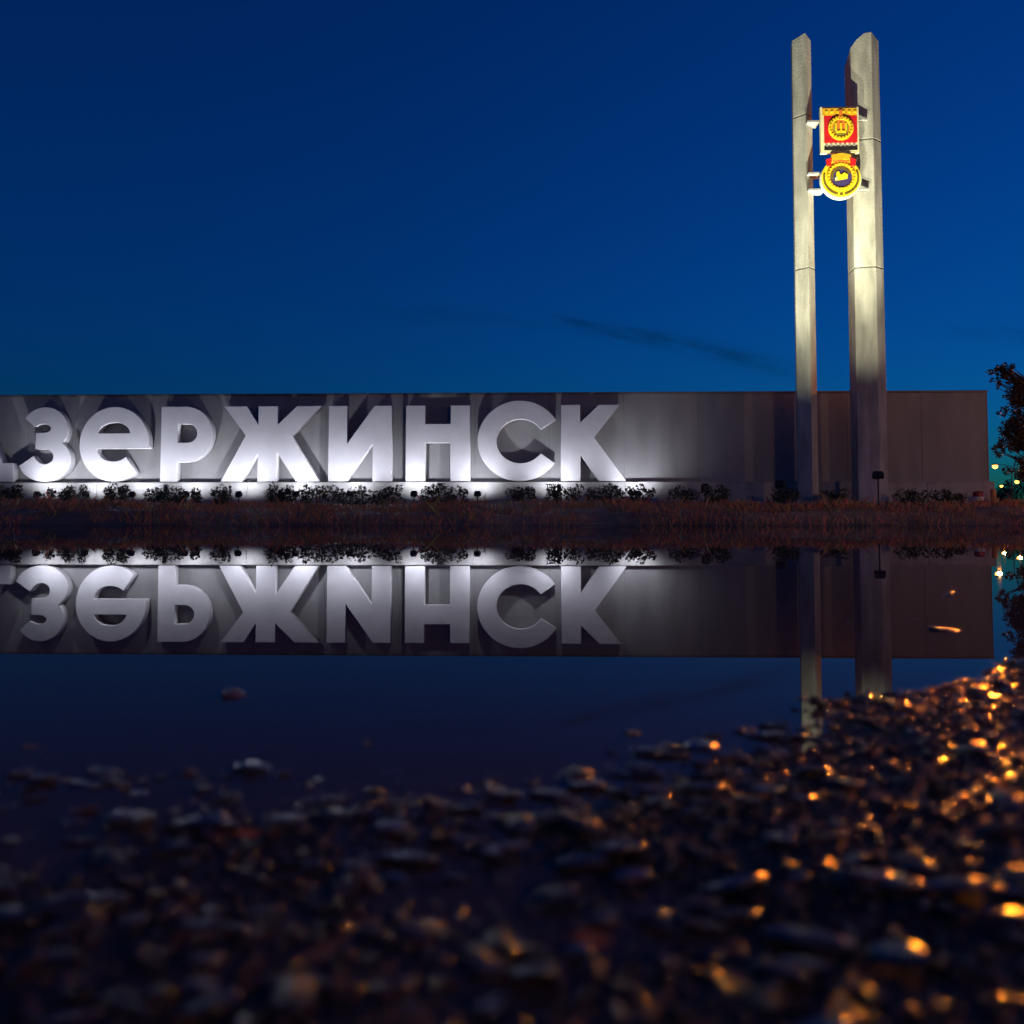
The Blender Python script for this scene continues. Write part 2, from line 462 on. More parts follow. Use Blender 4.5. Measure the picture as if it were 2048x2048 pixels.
def letter(ch, px0, px1, ptop=810):
    u0 = wall_uz(px0, 962, T_FRONT)[0]; u1 = wall_uz(px1, 962, T_FRONT)[0]
    H = wall_uz((px0 + px1) / 2, 0, T_FRONT) and (LET_TOP - Z_LET)
    xs = [p[0] for poly in GL[ch] for p in poly]
    sx = (u1 - u0) / (max(xs) - min(xs)); ox = min(xs)
    cu = bpy.data.curves.new('letter', 'CURVE'); cu.dimensions = '2D'; cu.fill_mode = 'BOTH'
    cu.extrude = (T_FRONT - T_BACK) / 2 - 0.012
    cu.bevel_depth = 0.012; cu.bevel_resolution = 1; cu.offset = -0.012
    for poly in GL[ch]:
        sp = cu.splines.new('POLY'); sp.points.add(len(poly) - 1); sp.use_cyclic_u = True
        for q, p in zip(sp.points, poly):
            q.co = (u0 + (p[0] - ox) * sx, p[1] * H, 0, 1)
    tmp = bpy.data.objects.new('tmp', cu)
    me = bpy.data.meshes.new_from_object(tmp)
    bpy.data.objects.remove(tmp)
    me.transform(Matrix(((1, 0, 0, 0), (0, 0, -1, -(T_FRONT + T_BACK) / 2), (0, 1, 0, Z_LET), (0, 0, 0, 1))))
    me.name = 'letter'
    o = finish('letter', me, M['letter'], wall)
    o['label'] = 'raised white block letter, ' + LN[ch]
    return o
LET_TOP = wall_uz(800, 811, T_FRONT)[1]
for ch, a, b in (('Д', -155, 26), ('З', 37, 141), ('е', 157, 297), ('Р', 320, 424), ('Ж', 441, 642), ('И', 656, 783), ('Н', 811, 940), ('С', 955, 1112), ('К', 1122, 1252)):
    letter(ch, a, b)

# ------------------------------------------------------------------ the stele: two pylons with emblems between them
ST = 1.7                                            # metres in front of the wall face
def ste(px, py, t=ST): return wall_uz(px, py, t)
stele = empty('stele', world(ste(1690, 1000)[0], Z_GR, ST), -ALPHA)
tag(stele, 'tall pale stele of two floodlit pylons holding a red square and a round emblem', 'monument')
SU = ste(1690, 1000)[0]
zt = ste(1735, 74)[1]
def pylon(plan, top, base_z, segs):
    """plan: list of (u, y) points counter-clockwise seen from above at the base, top: z offset per point; plan narrows to 0.93 at the top"""
    n = len(plan)
    cx = sum(p[0] for p in plan) / n; cy = sum(p[1] for p in plan) / n
    H = max(top)
    root = MB()
    def pt(i, z, sc=1.0):
        k = 1 - 0.05 * (z - base_z) / (H - base_z)
        k *= sc
        return (cx + (plan[i][0] - cx) * k, cy + (plan[i][1] - cy) * k, z)
    po = MB()
    vs = [pt(i, base_z, 0.985) for i in range(n)] + [pt(i, top[i] - 0.03, 0.985) for i in range(n)]
    po.add(vs, [tuple(range(n))[::-1], tuple(range(n, 2 * n))] + [(i, (i + 1) % n, n + (i + 1) % n, n + i) for i in range(n)])
    core = po.build('pylon', M['joint'], stele)
    zs = [base_z] + segs + [None]
    for a, b in zip(zs[:-1], zs[1:]):
        m = MB()
        lo = a + 0.012 if a != base_z else a
        vs = [pt(i, lo) for i in range(n)] + [pt(i, (b - 0.012) if b else top[i]) for i in range(n)]
        m.add(vs, [tuple(range(n))[::-1], tuple(range(n, 2 * n))] + [(i, (i + 1) % n, n + (i + 1) % n, n + i) for i in range(n)])
        m.build('cladding_section', M['pylon'], core, bevel=0.02)
    return core
def lu(px, py=1000, t=ST): return ste(px, py, t)[0] - SU
bz = -0.6
def lz(px, py): return ste(px, py)[1] - Z_GR
# left pylon: two faces meeting in a ridge
a, b, c_ = lu(1597), lu(1619), lu(1637)
L_top = lz(1612, 74)
pylon([(a, 0.02), (b, -0.34), (c_, -0.05), (c_ - 0.03, 0.42), (a + 0.08, 0.42)], [L_top - 0.10, L_top - 0.02, L_top - 0.14, L_top - 0.16, L_top - 0.14], bz, [lz(1612, 540), lz(1612, 236)])
# right pylon: dark flank, broad front, narrow chamfer; slanting top
a, b, c_, d = ste(1703, 1000, ST - 0.5)[0] - SU, ste(1717, 1000, ST + 0.25)[0] - SU, ste(1762, 1000, ST + 0.4)[0] - SU, lu(1775)
R_top = lz(1735, 74)
pylon([(a, 0.5), (b, -0.25), (b * 0.72 + c_ * 0.28, -0.305), (b * 0.36 + c_ * 0.64, -0.36), (c_, -0.40), (d, -0.12), (d - 0.03, 0.55), (a + 0.25, 0.6)], [R_top - 0.75, R_top - 0.45, R_top - 0.22, R_top - 0.05, R_top - 0.02, R_top - 0.20, R_top - 0.5, R_top - 0.85], bz, [lz(1735, 540), lz(1735, 287)])

# emblems
EY = -0.55
def eu(px): return lu(px, 260, ST + 0.55)
def ez(py): return ste(1680, py, ST + 0.55)[1] - Z_GR
def rect(m, px0, px1, py0, py1, y0, y1): return m.box(eu(px0), eu(px1), y0, y1, ez(py1), ez(py0))
sq = rect(MB(), 1641, 1718, 213, 306, EY, EY + 0.12).build('square_emblem', M['cream'], stele, bevel=0.01)
sq['label'] = 'square red emblem panel with gold ring and cream frame'
rect(MB(), 1645, 1714, 217, 231, EY - 0.02, EY - 0.001).build('gold_band', M['gold'], sq)
rect(MB(), 1648, 1714, 232, 285.5, EY - 0.02, EY - 0.001).build('red_field', M['red'], sq)
rect(MB(), 1648, 1714, 294, 300.5, EY - 0.02, EY - 0.001).build('dark_slot', M['black'], sq)
px1m = abs(eu(1101) - eu(1001)) / 100
cx, cz = eu(1681), ez(257)
MB().ring(cx, cz, 17 * px1m, 24.5 * px1m, EY - 0.045, EY - 0.021).build('gold_ring', M['yellow'], sq)
MB().ring(cx, cz, 0.001, 16.8 * px1m, EY - 0.034, EY - 0.0215).build('ring_field', M['orange'], sq)
rect(MB(), 1677.5, 1684.5, 221, 240, EY - 0.05, EY - 0.0205).build('gold_staff', M['orange'], sq)
m = MB()
for x in (1671, 1681, 1691): rect(m, x - 2, x + 2, 247, 262, EY - 0.05, EY - 0.035)
rect(m, 1671, 1691, 262.3, 266.5, EY - 0.05, EY - 0.035)
m.build('gold_device', M['yellow'], sq)
MB().ring(cx, cz, 11.5 * px1m, 14.5 * px1m, EY - 0.042, EY - 0.0345, 150, 390).build('green_wreath', M['green'], sq)
for i in range(7):
    x = 1650 + i * 9.2
    rect(MB(), x, x + 5, 287, 291, EY - 0.015, EY - 0.001).build('grey_stud', M['steel'], sq)
for i in range(20):
    a_ = 2 * math.pi * i / 20
    MB().ring(cx + math.cos(a_) * 20.7 * px1m, cz + math.sin(a_) * 20.7 * px1m, 0.001, 1.7 * px1m, EY - 0.062, EY - 0.0455, n=8).build('ring_stud', M['gold'], sq)
for i in range(6):
    x = 1650 + i * 11.5
    rect(MB(), x, x + 5, 222.5, 226.5, EY - 0.034, EY - 0.0205).build('band_relief', M['yellow'], sq)
# round emblem
cz2 = ez(356)
rd_ = MB().ring(eu(1680), ez(358), 0.002, 40 * px1m, EY, EY + 0.12, n=64).build('round_emblem', M['white'], stele)
rd_['label'] = 'round yellow medal emblem with white rim, dark ring and red ribbons'
cxx = eu(1680)
MB().ring(cxx, cz2, 0.002, 38.2 * px1m, EY - 0.02, EY - 0.001, n=64).build('yellow_disc', M['yellow'], rd_)
MB().ring(cxx, cz2, 31.5 * px1m, 35 * px1m, EY - 0.034, EY - 0.021, 165, 258).build('dark_ring', M['olive'], rd_)
MB().ring(cxx, cz2, 31.5 * px1m, 35 * px1m, EY - 0.034, EY - 0.021, 282, 385).build('dark_ring', M['olive'], rd_)
MB().ring(cxx, ez(354), 22 * px1m, 28 * px1m, EY - 0.045, EY - 0.0215).build('gold_ring', M['gold'], rd_)
MB().ring(cxx, ez(354), 0.002, 21 * px1m, EY - 0.03, EY - 0.0205).build('violet_field', M['violet'], rd_)
MB().ring(cxx, ez(354), 15 * px1m, 20.5 * px1m, EY - 0.04, EY - 0.031, 20, 200).build('brown_arc', M['olive'], rd_)
for i in range(24):
    a_ = 2 * math.pi * (i + 0.5) / 24
    MB().ring(cxx + math.cos(a_) * 25 * px1m, ez(354) + math.sin(a_) * 25 * px1m, 0.001, 1.6 * px1m, EY - 0.06, EY - 0.0455, n=8).build('ring_stud', M['yellow'], rd_)
m = MB()
m.prism([(cxx - 12 * px1m, ez(362)), (cxx + 2 * px1m, ez(360)), (cxx + 12 * px1m, ez(358)), (cxx + 13 * px1m, ez(350)), (cxx + 6 * px1m, ez(346)), (cxx - 1 * px1m, ez(351)), (cxx - 5 * px1m, ez(343)), (cxx - 9 * px1m, ez(345))], EY - 0.05, EY - 0.0315)
m.build('gold_figure', M['yellow'], rd_)
MB().prism([(cxx - 13 * px1m, ez(358)), (cxx - 8 * px1m, ez(361)), (cxx - 9 * px1m, ez(354))], EY - 0.06, EY - 0.051).build('white_mark', M['white'], rd_)
rect(MB(), 1677, 1683, 387, 391, EY - 0.032, EY - 0.0205).build('brown_star', M['olive'], rd_)
MB().prism([(eu(1652), ez(334)), (eu(1660), ez(331)), (eu(1662), ez(316)), (eu(1650), ez(320))], EY - 0.06, EY - 0.022).build('red_ribbon', M['red'], rd_)
MB().prism([(eu(1708), ez(334)), (eu(1699), ez(331)), (eu(1697), ez(316)), (eu(1710), ez(320))], EY - 0.06, EY - 0.022).build('red_ribbon', M['red'], rd_)
MB().prism([(eu(1659), ez(321)), (eu(1701), ez(321)), (eu(1699), ez(311)), (eu(1681), ez(307.2)), (eu(1661), ez(311))], EY - 0.055, EY - 0.02).build('gold_banner', M['gold'], rd_)
rect(MB(), 1664, 1696, 322, 325, EY - 0.05, EY - 0.02).build('brown_band', M['orange'], rd_)
for py, px0, px1 in ((239, 1617, 1642), (343, 1617, 1644), (376, 1617, 1650), (236, 1716, 1738), (376, 1708, 1738)):
    MB().box(eu(px0), eu(px1), -0.46, -0.38 if px0 > 1700 else 0.0, ez(py) - 0.028, ez(py) + 0.028).build('bracket', M['steel'], stele)

# ------------------------------------------------------------------ floodlights
def gh(x, y): return float(ground_h(np.array([x]), np.array([y]))[0])
def spot(name, loc, target, power, cone, col, radius, blend=1.0, parent=None):
    l = bpy.data.lights.new(name, 'SPOT'); l.energy = power; l.spot_size = R(cone); l.spot_blend = blend; l.color = col; l.shadow_soft_size = radius
    o = bpy.data.objects.new(name, l); C.objects.link(o)
    d = (Vector(target) - Vector(loc)).normalized()
    q = (-d).to_track_quat('Z', 'Y')
    if parent:
        o.parent = parent
        o.location = Vector(loc) - parent.location
        o.rotation_euler = q.to_euler()
    else:
        o.location = loc; o.rotation_euler = q.to_euler()
    return o
def floodlight(base, head_z, target, power, cone, col, label, cat_group, post_r=0.02, w=0.2, lens='lamp_white', radius=0.05, spill=None):
    t = empty('floodlight', base)
    tag(t, label, 'floodlight', cat_group)
    hd = Vector((0, 0, head_z - base[2]))
    tg = Vector(target) - Vector(base)
    d = (tg - hd).normalized()
    MB().tube([(0, 0, -0.15), (0, 0, hd.z - 0.06)], post_r).build('post', M['dark'], t)
    MB().lathe([(0.09, -0.1), (0.09, 0.03), (0.03, 0.05)], n=10).build('base_plate', M['dark'], t)
    q = d.to_track_quat('Y', 'Z').to_matrix().to_4x4(); q.translation = hd
    m = MB().box(-w, w, -0.10, 0.02, -w * 0.62, w * 0.62); m.box(-w, w, 0.021, 0.05, w * 0.62 - 0.02, w * 0.62); m.box(-w, w, 0.021, 0.05, -w * 0.62, -w * 0.62 + 0.02)
    for k in range(5): m.box(-w * 0.8 + k * w * 0.4 - 0.008, -w * 0.8 + k * w * 0.4 + 0.008, -0.15, -0.101, -w * 0.55, w * 0.55)
    h = m.build('housing', M['dark'], t); h.matrix_local = q
    ln = MB().box(-w * 0.9, w * 0.9, 0.0215, 0.026, -w * 0.5, w * 0.5).build('lens', M[lens], t); ln.matrix_local = q
    m = MB()
    m.box(-w - 0.03, -w - 0.005, -0.03, 0.01, -w * 0.9, 0.03); m.box(w + 0.005, w + 0.03, -0.03, 0.01, -w * 0.9, 0.03); m.box(-w - 0.03, w + 0.03, -0.03, 0.01, -w * 0.9 - 0.025, -w * 0.9)
    y = m.build('yoke', M['dark'], t); y.location = hd
    spot('beam', Vector(base) + hd + d * 0.06, target, power, cone, col, radius, 1.0, t)
    if spill: spot('spill', Vector(base) + hd + d * 0.06, Vector(target) + Vector((0, 0, 8)), spill[0], spill[1], col, radius, 1.0, t)
    return t
COOL = (0.90, 0.91, 1.0)
TL = 1.25
for px, what in ((-130, 'the cut-off flat-footed letter'), (75, 'the 3-shaped letter'), (172, 'the gap between the 3-shaped letter and the round e, added as extra light'), (265, 'the round letter e'), (478, 'the left leg of the six-armed letter'), (372, 'the P-shaped letter, added as extra light'), (592, 'the right leg of the six-armed letter, added as extra light'), (700, 'the reversed-N letter'),  # added to brighten the letters: lamps at gap before e, P, right six-armed leg
                 (828, 'the left stem of the H-shaped letter'), (955, 'the gap between the H-shaped letter and the round C'), (1110, 'the gap between the round C and the K'), (1275, 'the bare wall right after the letter K')):
    u = wall_uz(px, 975, TL)[0]
    p = world(u, 0, TL); z = gh(p.x, p.y)
    floodlight((p.x, p.y, z), 0.98, world(u, 2.7, 0.0), 80, 150, COOL, 'small ground floodlight shining up at ' + what, 'floodlights along the plinth', w=0.085)
for px, what in ((1410, 'on the unlit stretch of wall between the letter K and the stele'),):
    u = wall_uz(px, 965, TL)[0]; p = world(u, 0, TL)
    floodlight((p.x, p.y, gh(p.x, p.y)), 1.2, world(u, 3.0, 0.0), 1.0, 120, COOL, 'small dim floodlight ' + what, 'floodlights along the plinth', w=0.1)
YEL = (1.0, 0.97, 0.62)
u = wall_uz(1560, 965, 5.0)[0]; p = world(u, 0, 5.0)
floodlight((p.x, p.y, gh(p.x, p.y)), 1.15, world(wall_uz(1615, 500, 1.7)[0], 14.0, 1.8), 3700, 50, YEL, 'floodlight on a post left of the stele, aimed at its top', 'floodlights of the stele', w=0.12, spill=(900, 90))
u = wall_uz(1756, 955, 5.8)[0]; p = world(u, 0, 5.8)
floodlight((p.x, p.y, gh(p.x, p.y)), 1.35, world(wall_uz(1735, 500, 1.7)[0], 16.8, 1.8), 5800, 50, YEL, 'dark floodlight on a post before the broad right pylon', 'floodlights of the stele', w=0.12, spill=(1500, 88))

# ------------------------------------------------------------------ foliage
def leaf_quads(cent, size, gen):
    n = len(cent)
    d = gen.normal(size=(n, 3)); d /= np.linalg.norm(d, axis=1)[:, None]
    e = gen.normal(size=(n, 3)); e -= (e * d).sum(1)[:, None] * d; e /= np.linalg.norm(e, axis=1)[:, None]
    s = (size * gen.uniform(0.6, 1.3, n))[:, None]
    nrm = np.cross(d, e)
    v = np.stack([cent - d * s, cent + e * s * 0.5 + nrm * s * 0.12, cent + d * s, cent - e * s * 0.5 + nrm * s * 0.12], 1).reshape(-1, 3)
    return v, np.arange(4 * n).reshape(n, 4)
def blob(c, r, n, gen):
    d = gen.normal(size=(n, 3)); d /= np.linalg.norm(d, axis=1)[:, None]
    return np.array(c) + d * (gen.uniform(0.25, 1, n) ** 0.5)[:, None] * np.array(r)
def shrub(px0, px1, top_py, label, t=2.25, dens=1.0, leaf=0.05):
    u0, u1 = wall_uz(px0, 985, t)[0], wall_uz(px1, 985, t)[0]
    um = (u0 + u1) / 2; wd = (u1 - u0) / 2
    p = world(um, 0, t); z = gh(p.x, p.y)
    zt_ = wall_uz((px0 + px1) / 2, top_py, t)[1] - z
    e = empty('shrub', (p.x, p.y, z), -ALPHA)
    tag(e, label, 'shrub', 'shrubs along the foot of the sign wall')
    gen = np.random.default_rng(int(px0 * 7 + px1) + 5000)
    ns = max(4, int(wd * 9))
    stems = MB(); cents = []
    for k in range(ns):
        x = (-wd + 2 * wd * (k + 0.5) / ns) * 0.9 + gen.normal() * 0.04
        hh = zt_ * gen.uniform(0.72, 1.0) * (1 - 0.22 * (abs(x) / wd) ** 3)
        y = gen.normal() * 0.12
        stems.tube([(x * 0.55, y * 0.4, -0.05), (x * 0.8, y, hh * 0.45), (x, y + gen.normal() * 0.05, hh * 0.95)], [0.014, 0.009, 0.004], n=5)
        nb = int(95 * dens)
        for q in range(4):
            zc = hh * (0.18 + 0.22 * q) + gen.normal() * 0.03
            cents.append(blob((x + gen.normal() * 0.07, y, min(zc, hh * 0.86)), (0.17, 0.17, 0.14), nb // 3 + 6, gen))
    stems.build('stems', M['bark'], e)
    v, f = leaf_quads(np.concatenate(cents), leaf, gen)
    np_mesh('foliage', v, f, M['leaf'], e)
    return e
SH = [(-60, 62, 966, 'leafy shrub below the cut-off letter and the 3-shaped letter'), (96, 178, 967, 'rounded shrub below the gap between the 3-shaped letter and the round e'),
      (208, 268, 968, 'narrow shrub below the round letter e'), (288, 346, 967, 'shrub below the left edge of the P-shaped letter'),
      (350, 400, 970, 'small sparse shrub below the bowl of the P-shaped letter'), (425, 462, 970, 'tiny shrub at the lower left tip of the six-armed letter'),
      (558, 585, 968, 'small round shrub below the stem of the six-armed letter'), (590, 660, 966, 'dense shrub below the right leg of the six-armed letter'),
      (664, 745, 968, 'wide shrub below the reversed-N letter'), (748, 800, 966, 'shrub below the gap between the reversed-N and H-shaped letters'),
      (836, 935, 966, 'dense dark shrub below the H-shaped letter'), (1008, 1075, 969, 'shrub below the middle of the round letter C'),
      (1082, 1165, 966, 'bushy shrub below the stem of the letter K'), (1170, 1250, 967, 'bushy shrub below the right leg of the letter K'),
      (1255, 1300, 966, 'low shrub just past the letter K'), (1338, 1395, 964, 'dark shrub under the bare wall beside the dim floodlight'),
      (1400, 1465, 966, 'dark shrub under the unlit bare wall towards the stele'), (1545, 1592, 968, 'dark shrub at the left foot of the slim pylon'),
      (1640, 1690, 976, 'low shrub between the two pylons'), (1790, 1850, 972, 'sparse shrub right of the broad pylon'), (1862, 1925, 978, 'low sparse shrub near the right end of the wall')]
for s in SH: shrub(s[0], s[1], s[2], s[3], dens=1.0 if s[1] - s[0] > 45 else 0.8)
# the lollipop-shaped little shrub on its thin stem
e = shrub(538, 552, 962, 'tiny ball shrub on a thin bare stem below the six-armed letter', dens=1.0, leaf=0.035)

# tree on the right edge
def tree(name, base, h, crown_c, label, clumps, leaf, n_per, cat_group=None, seed=1):
    e = empty(name, base); tag(e, label, 'tree', cat_group)
    gen = np.random.default_rng(seed)
    tm = MB()
    tm.tube([(0, 0, -0.3), (0.03, 0, h * 0.25), (-0.05, 0.05, h * 0.55), (0.0, 0, h * 0.85)], [0.14, 0.11, 0.07, 0.02], n=8)
    cents = []
    for (x, y, z, r) in clumps:
        zz = max(0.2 * h, z - 0.5 - 0.3 * abs(x))
        tm.tube([(0, 0, zz), (x * 0.5, y * 0.5, (zz + z) / 2 + 0.05), (x, y, z)], [0.05, 0.03, 0.008], n=5)
        cents.append(blob((x, y, z), (r * 0.85, r * 0.85, r * 1.3), max(14, int(n_per * min(1.0, (r / 0.26) ** 2))), gen))
        for k in range(3):
            d = gen.normal(size=3); d /= np.linalg.norm(d)
            q = np.array((x, y, z)) + d * r * 1.0
            cents.append(blob(q, (r * 0.35, r * 0.35, r * 0.4), max(4, int(n_per * min(1.0, (r / 0.26) ** 2) / 5)), gen))
    tm.build('trunk', M['bark'], e)
    v, f = leaf_quads(np.concatenate(cents), leaf, gen)
    np_mesh('crown', v, f, M['tree_leaf'], e)
    return e
TD = 31.5
tb = at_y(2095, 1005, TD); tb.z = 0.68
def tl(px, py): p = at_y(px, py, TD); return p.x - tb.x, p.z - tb.z
cl_ = []
gen = np.random.default_rng(5)
for k in range(150):
    t_ = gen.uniform(0, 1); py = 736 + 235 * t_
    lft = 1988 + max(0, (py - 900) * 0.45)
    rgt = 1992 + (py - 736) * 1.1 if py < 770 else 2030 + (py - 770) * 2.2
    px = lft + (min(rgt, 2160) - lft) * gen.uniform(0, 1) ** 0.8
    x, z = tl(px + 10, py); cl_.append((x, gen.uniform(-0.7, 0.7), z, gen.uniform(0.07, 0.12) if py < 775 or px < 2003 else gen.uniform(0.14, 0.32)))
for px, py in ((1990, 738), (1991, 748), (1992, 757), (1994, 766), (1993, 776)):
    x, z = tl(px + 3, py); cl_.append((x, 0.0, z, 0.05))
tree('ragged_tree', tb, 5.0, None, 'dark ragged tree with reddish leaves beyond the right end of the wall', cl_, 0.045, 190, seed=3)
# far skyline bushes and trees behind the road
for i, (px, py, D, hw) in enumerate(((1994, 974, 290, 3.4), (2025, 962, 270, 4.0), (2075, 945, 260, 5.0), (2150, 950, 250, 5.0), (2240, 930, 240, 5.5))):
    b = at_y(px, 1030, D); b.z = 0.7
    zt_ = at_y(px, py, D).z - 0.7
    cls = [(rng.uniform(-hw, hw), rng.uniform(-1, 1), rng.uniform(0.35, 0.85) * zt_, rng.uniform(1.3, 2.4)) for k in range(16)]
    lab = ('low dark tree on the skyline beyond the wall end', 'dark tree on the skyline behind the ragged tree')[min(i, 1)]
    tree('distant_tree', b, zt_, None, lab, cls, 0.3, 70, 'trees on the skyline', seed=20 + i)

# ------------------------------------------------------------------ street lamps, some assumed out of view
def street_lamp(px, py, D, label, warm=True, power=3000, hd=None):
    h = at_y(px, py, D); x, z = h.x, h.z
    if hd: x, D, z = hd
    t = empty('street_lamp', (x + 2.2, D, 0.7)); tag(t, label, 'street lamp', 'street lamps along the road')
    hh = z - 0.7
    MB().tube([(0, 0, -0.3), (0, 0, hh * 0.5), (0, 0, hh - 0.1)], [0.10, 0.08, 0.05], n=8).build('pole', M['dark'], t)
    MB().tube([(0, 0, hh - 0.12), (-1.0, 0, hh + 0.12), (-2.0, 0, hh + 0.15)], [0.04, 0.035, 0.03], n=6).build('arm', M['dark'], t)
    MB().lathe([(0.04, 0.2), (0.25, 0.14), (0.40, 0.02), (0.38, -0.005)], (-2.2, 0, hh + 0.06), n=14).build('hood', M['dark'], t)
    MB().lathe([(0.02, -0.46), (0.22, -0.38), (0.33, -0.2), (0.34, 0.0), (0.23, 0.05)], (-2.2, 0, hh), n=14).build('lamp_globe', M['lamp_warm' if warm else 'lamp_white'], t, smooth=True)
    l = bpy.data.lights.new('lamp_light', 'SPOT' if D > 25 else 'POINT'); l.energy = power;
    if D > 25: l.spot_size = R(110); l.spot_blend = 0.4
    l.color = ((1.0, 0.25, 0.02) if D > 25 else (1.0, 0.52, 0.28)) if warm else (0.95, 0.95, 1.0); l.shadow_soft_size = 0.25
    o = bpy.data.objects.new('lamp_light', l); C.objects.link(o); o.parent = t; o.location = (-2.2, -0.45 if D > 25 else 0.0, hh - 0.2 if D > 25 else hh - 0.75)
    if D > 25: o.rotation_euler = Vector((x, D, z - 1.0)).to_track_quat('Z', 'Y').to_euler()
street_lamp(1990, 931, 120, 'bright warm street lamp at the right end of the wall', True, 80000)
street_lamp(2003, 971, 210, 'small far street lamp low beneath the bright one', True, 30000)
street_lamp(2034, 962, 150, 'faint far street lamp seen below the ragged tree', True, 6000)
street_lamp(2125, 880, 72, 'assumed unseen warm street lamp down the road past the ragged tree', True, 36000)  # out of view, assumed from the orange glints on the right gravel
def assumed_lamp(x, y, h, label, power):  # lamps out of view, assumed from the warm light on the bank
    street_lamp(1024 + F * x / 10, 0, 10, label, True, power, (x, y, h))
assumed_lamp(26.0, 16.0, 7.4, 'assumed unseen warm street lamp by the road near the end of the puddle, added to light the bank', 600)  # not in view, added to light the right bank and gravel
assumed_lamp(15.0, -16.0, 8.0, 'assumed unseen warm street lamp by the road behind the gravel shore, added to light the bank', 1300)  # behind the camera, added as warm fill on bank, gravel and wall
street_lamp(2330, 740, 45, 'assumed unseen tall warm street lamp close by the road', True, 7000)  # out of view, assumed; added for orange glints on the wet stones

# bollards at the right foot of the wall
def bollard(px, py_top, py_bot, D, r, matname, label, band=True):
    a = at_y(px, py_bot, D); b = at_y(px, py_top, D)
    t = empty('bollard', (a.x, D, gh(a.x, D))); tag(t, label, 'bollard')
    h = b.z - t.location.z
    MB().lathe([(r, -0.2), (r, h * 0.88), (r * 0.8, h * 0.97), (r * 0.3, h)], n=16).build('body', M[matname], t)
    if band: MB().lathe([(r + 0.006, h * 0.35), (r + 0.006, h * 0.62)], n=16).build('band', M['white'], t)
bollard(1957, 982, 1012, 27.2, 0.15, 'bollard_red', 'stubby red bollard with a pale band before the wall end')
bollard(1987, 978, 1012, 28.6, 0.09, 'bollard_orange', 'pale orange bollard just past the wall end', False)

# ------------------------------------------------------------------ dry grass on the bank
def grass():
    n = 60000
    gen = np.random.default_rng(77)
    x = gen.uniform(-24, 27, n); y = 20.4 + 8.4 * gen.uniform(0, 1, n) ** 1.1
    dn = fbm(x * 0.9, y * 1.4, 4, 55)
    zz = ground_h(x, y)
    keep = (dn > -0.12) & (zz > 0.0)
    x, y, zz, dn = x[keep], y[keep], zz[keep], dn[keep]
    n = len(x)
    h = gen.uniform(0.05, 0.20, n) * (1 + 1.0 * np.clip(dn, 0, 1)) * np.where(gen.uniform(0, 1, n) > 0.97, 2.0, 1) * (1 - 0.6 * sstep(25.5, 27.5, y))
    a = gen.uniform(0, 6.28, n); lean = gen.uniform(0.1, 0.9, n) * h
    wd = gen.uniform(0.003, 0.009, n); wa = gen.uniform(0, 6.28, n)
    bx, by = np.cos(wa) * wd, np.sin(wa) * wd
    tx, ty = np.cos(a) * lean, np.sin(a) * lean
    v = np.stack([np.stack([x - bx, y - by, zz - 0.02], 1), np.stack([x + bx, y + by, zz - 0.02], 1),
                  np.stack([x + tx * 0.45 + bx * .7, y + ty * 0.45 + by * .7, zz + h * 0.65], 1), np.stack([x + tx, y + ty, zz + h], 1)], 1).reshape(-1, 3)
    col = np.repeat(np.stack([gen.uniform(0.5, 1.7, n), gen.uniform(0.45, 1.2, n), gen.uniform(0.4, 1.2, n)], 1), 4, 0)
    o = np_mesh('dry_grass', v, np.arange(4 * n).reshape(n, 4), M['grass'], tint=col)
    tag(o, 'matted brown dry grass covering the bank between puddle and wall', 'grass', kind='stuff')
grass()
# a few taller bent stalks at the water's edge
for i, (px, py0, py1, bend, D) in enumerate(((412, 1047, 1016, 0.18, 22.6), (1500, 1046, 1018, -0.2, 23), (1050, 1046, 1022, 0.3, 23.4), (1335, 1046, 1014, -0.1, 22.8), (1260, 1046, 1020, 0.1, 23.0))):
    a = at_y(px, py0, D); b = at_y(px, py1, D); z0 = gh(a.x, D); h = b.z - z0
    m = MB().tube([(0, 0, -0.05), (bend * 0.5, 0, h * 0.5), (bend, 0, h * 0.85), (bend * 2.0, 0.02, h)], [0.014, 0.012, 0.009, 0.004], n=5)
    m.tube([(bend * 0.4, 0, h * 0.4), (bend * 0.4 - 0.12, 0.05, h * 0.75)], [0.007, 0.003], n=4)
    o = m.build('reed_stalk', M['autumn']); o.location = (a.x, D, z0)
    tag(o, 'thin bent dry stalk at the water edge of the bank', 'reed', 'dry stalks on the bank')

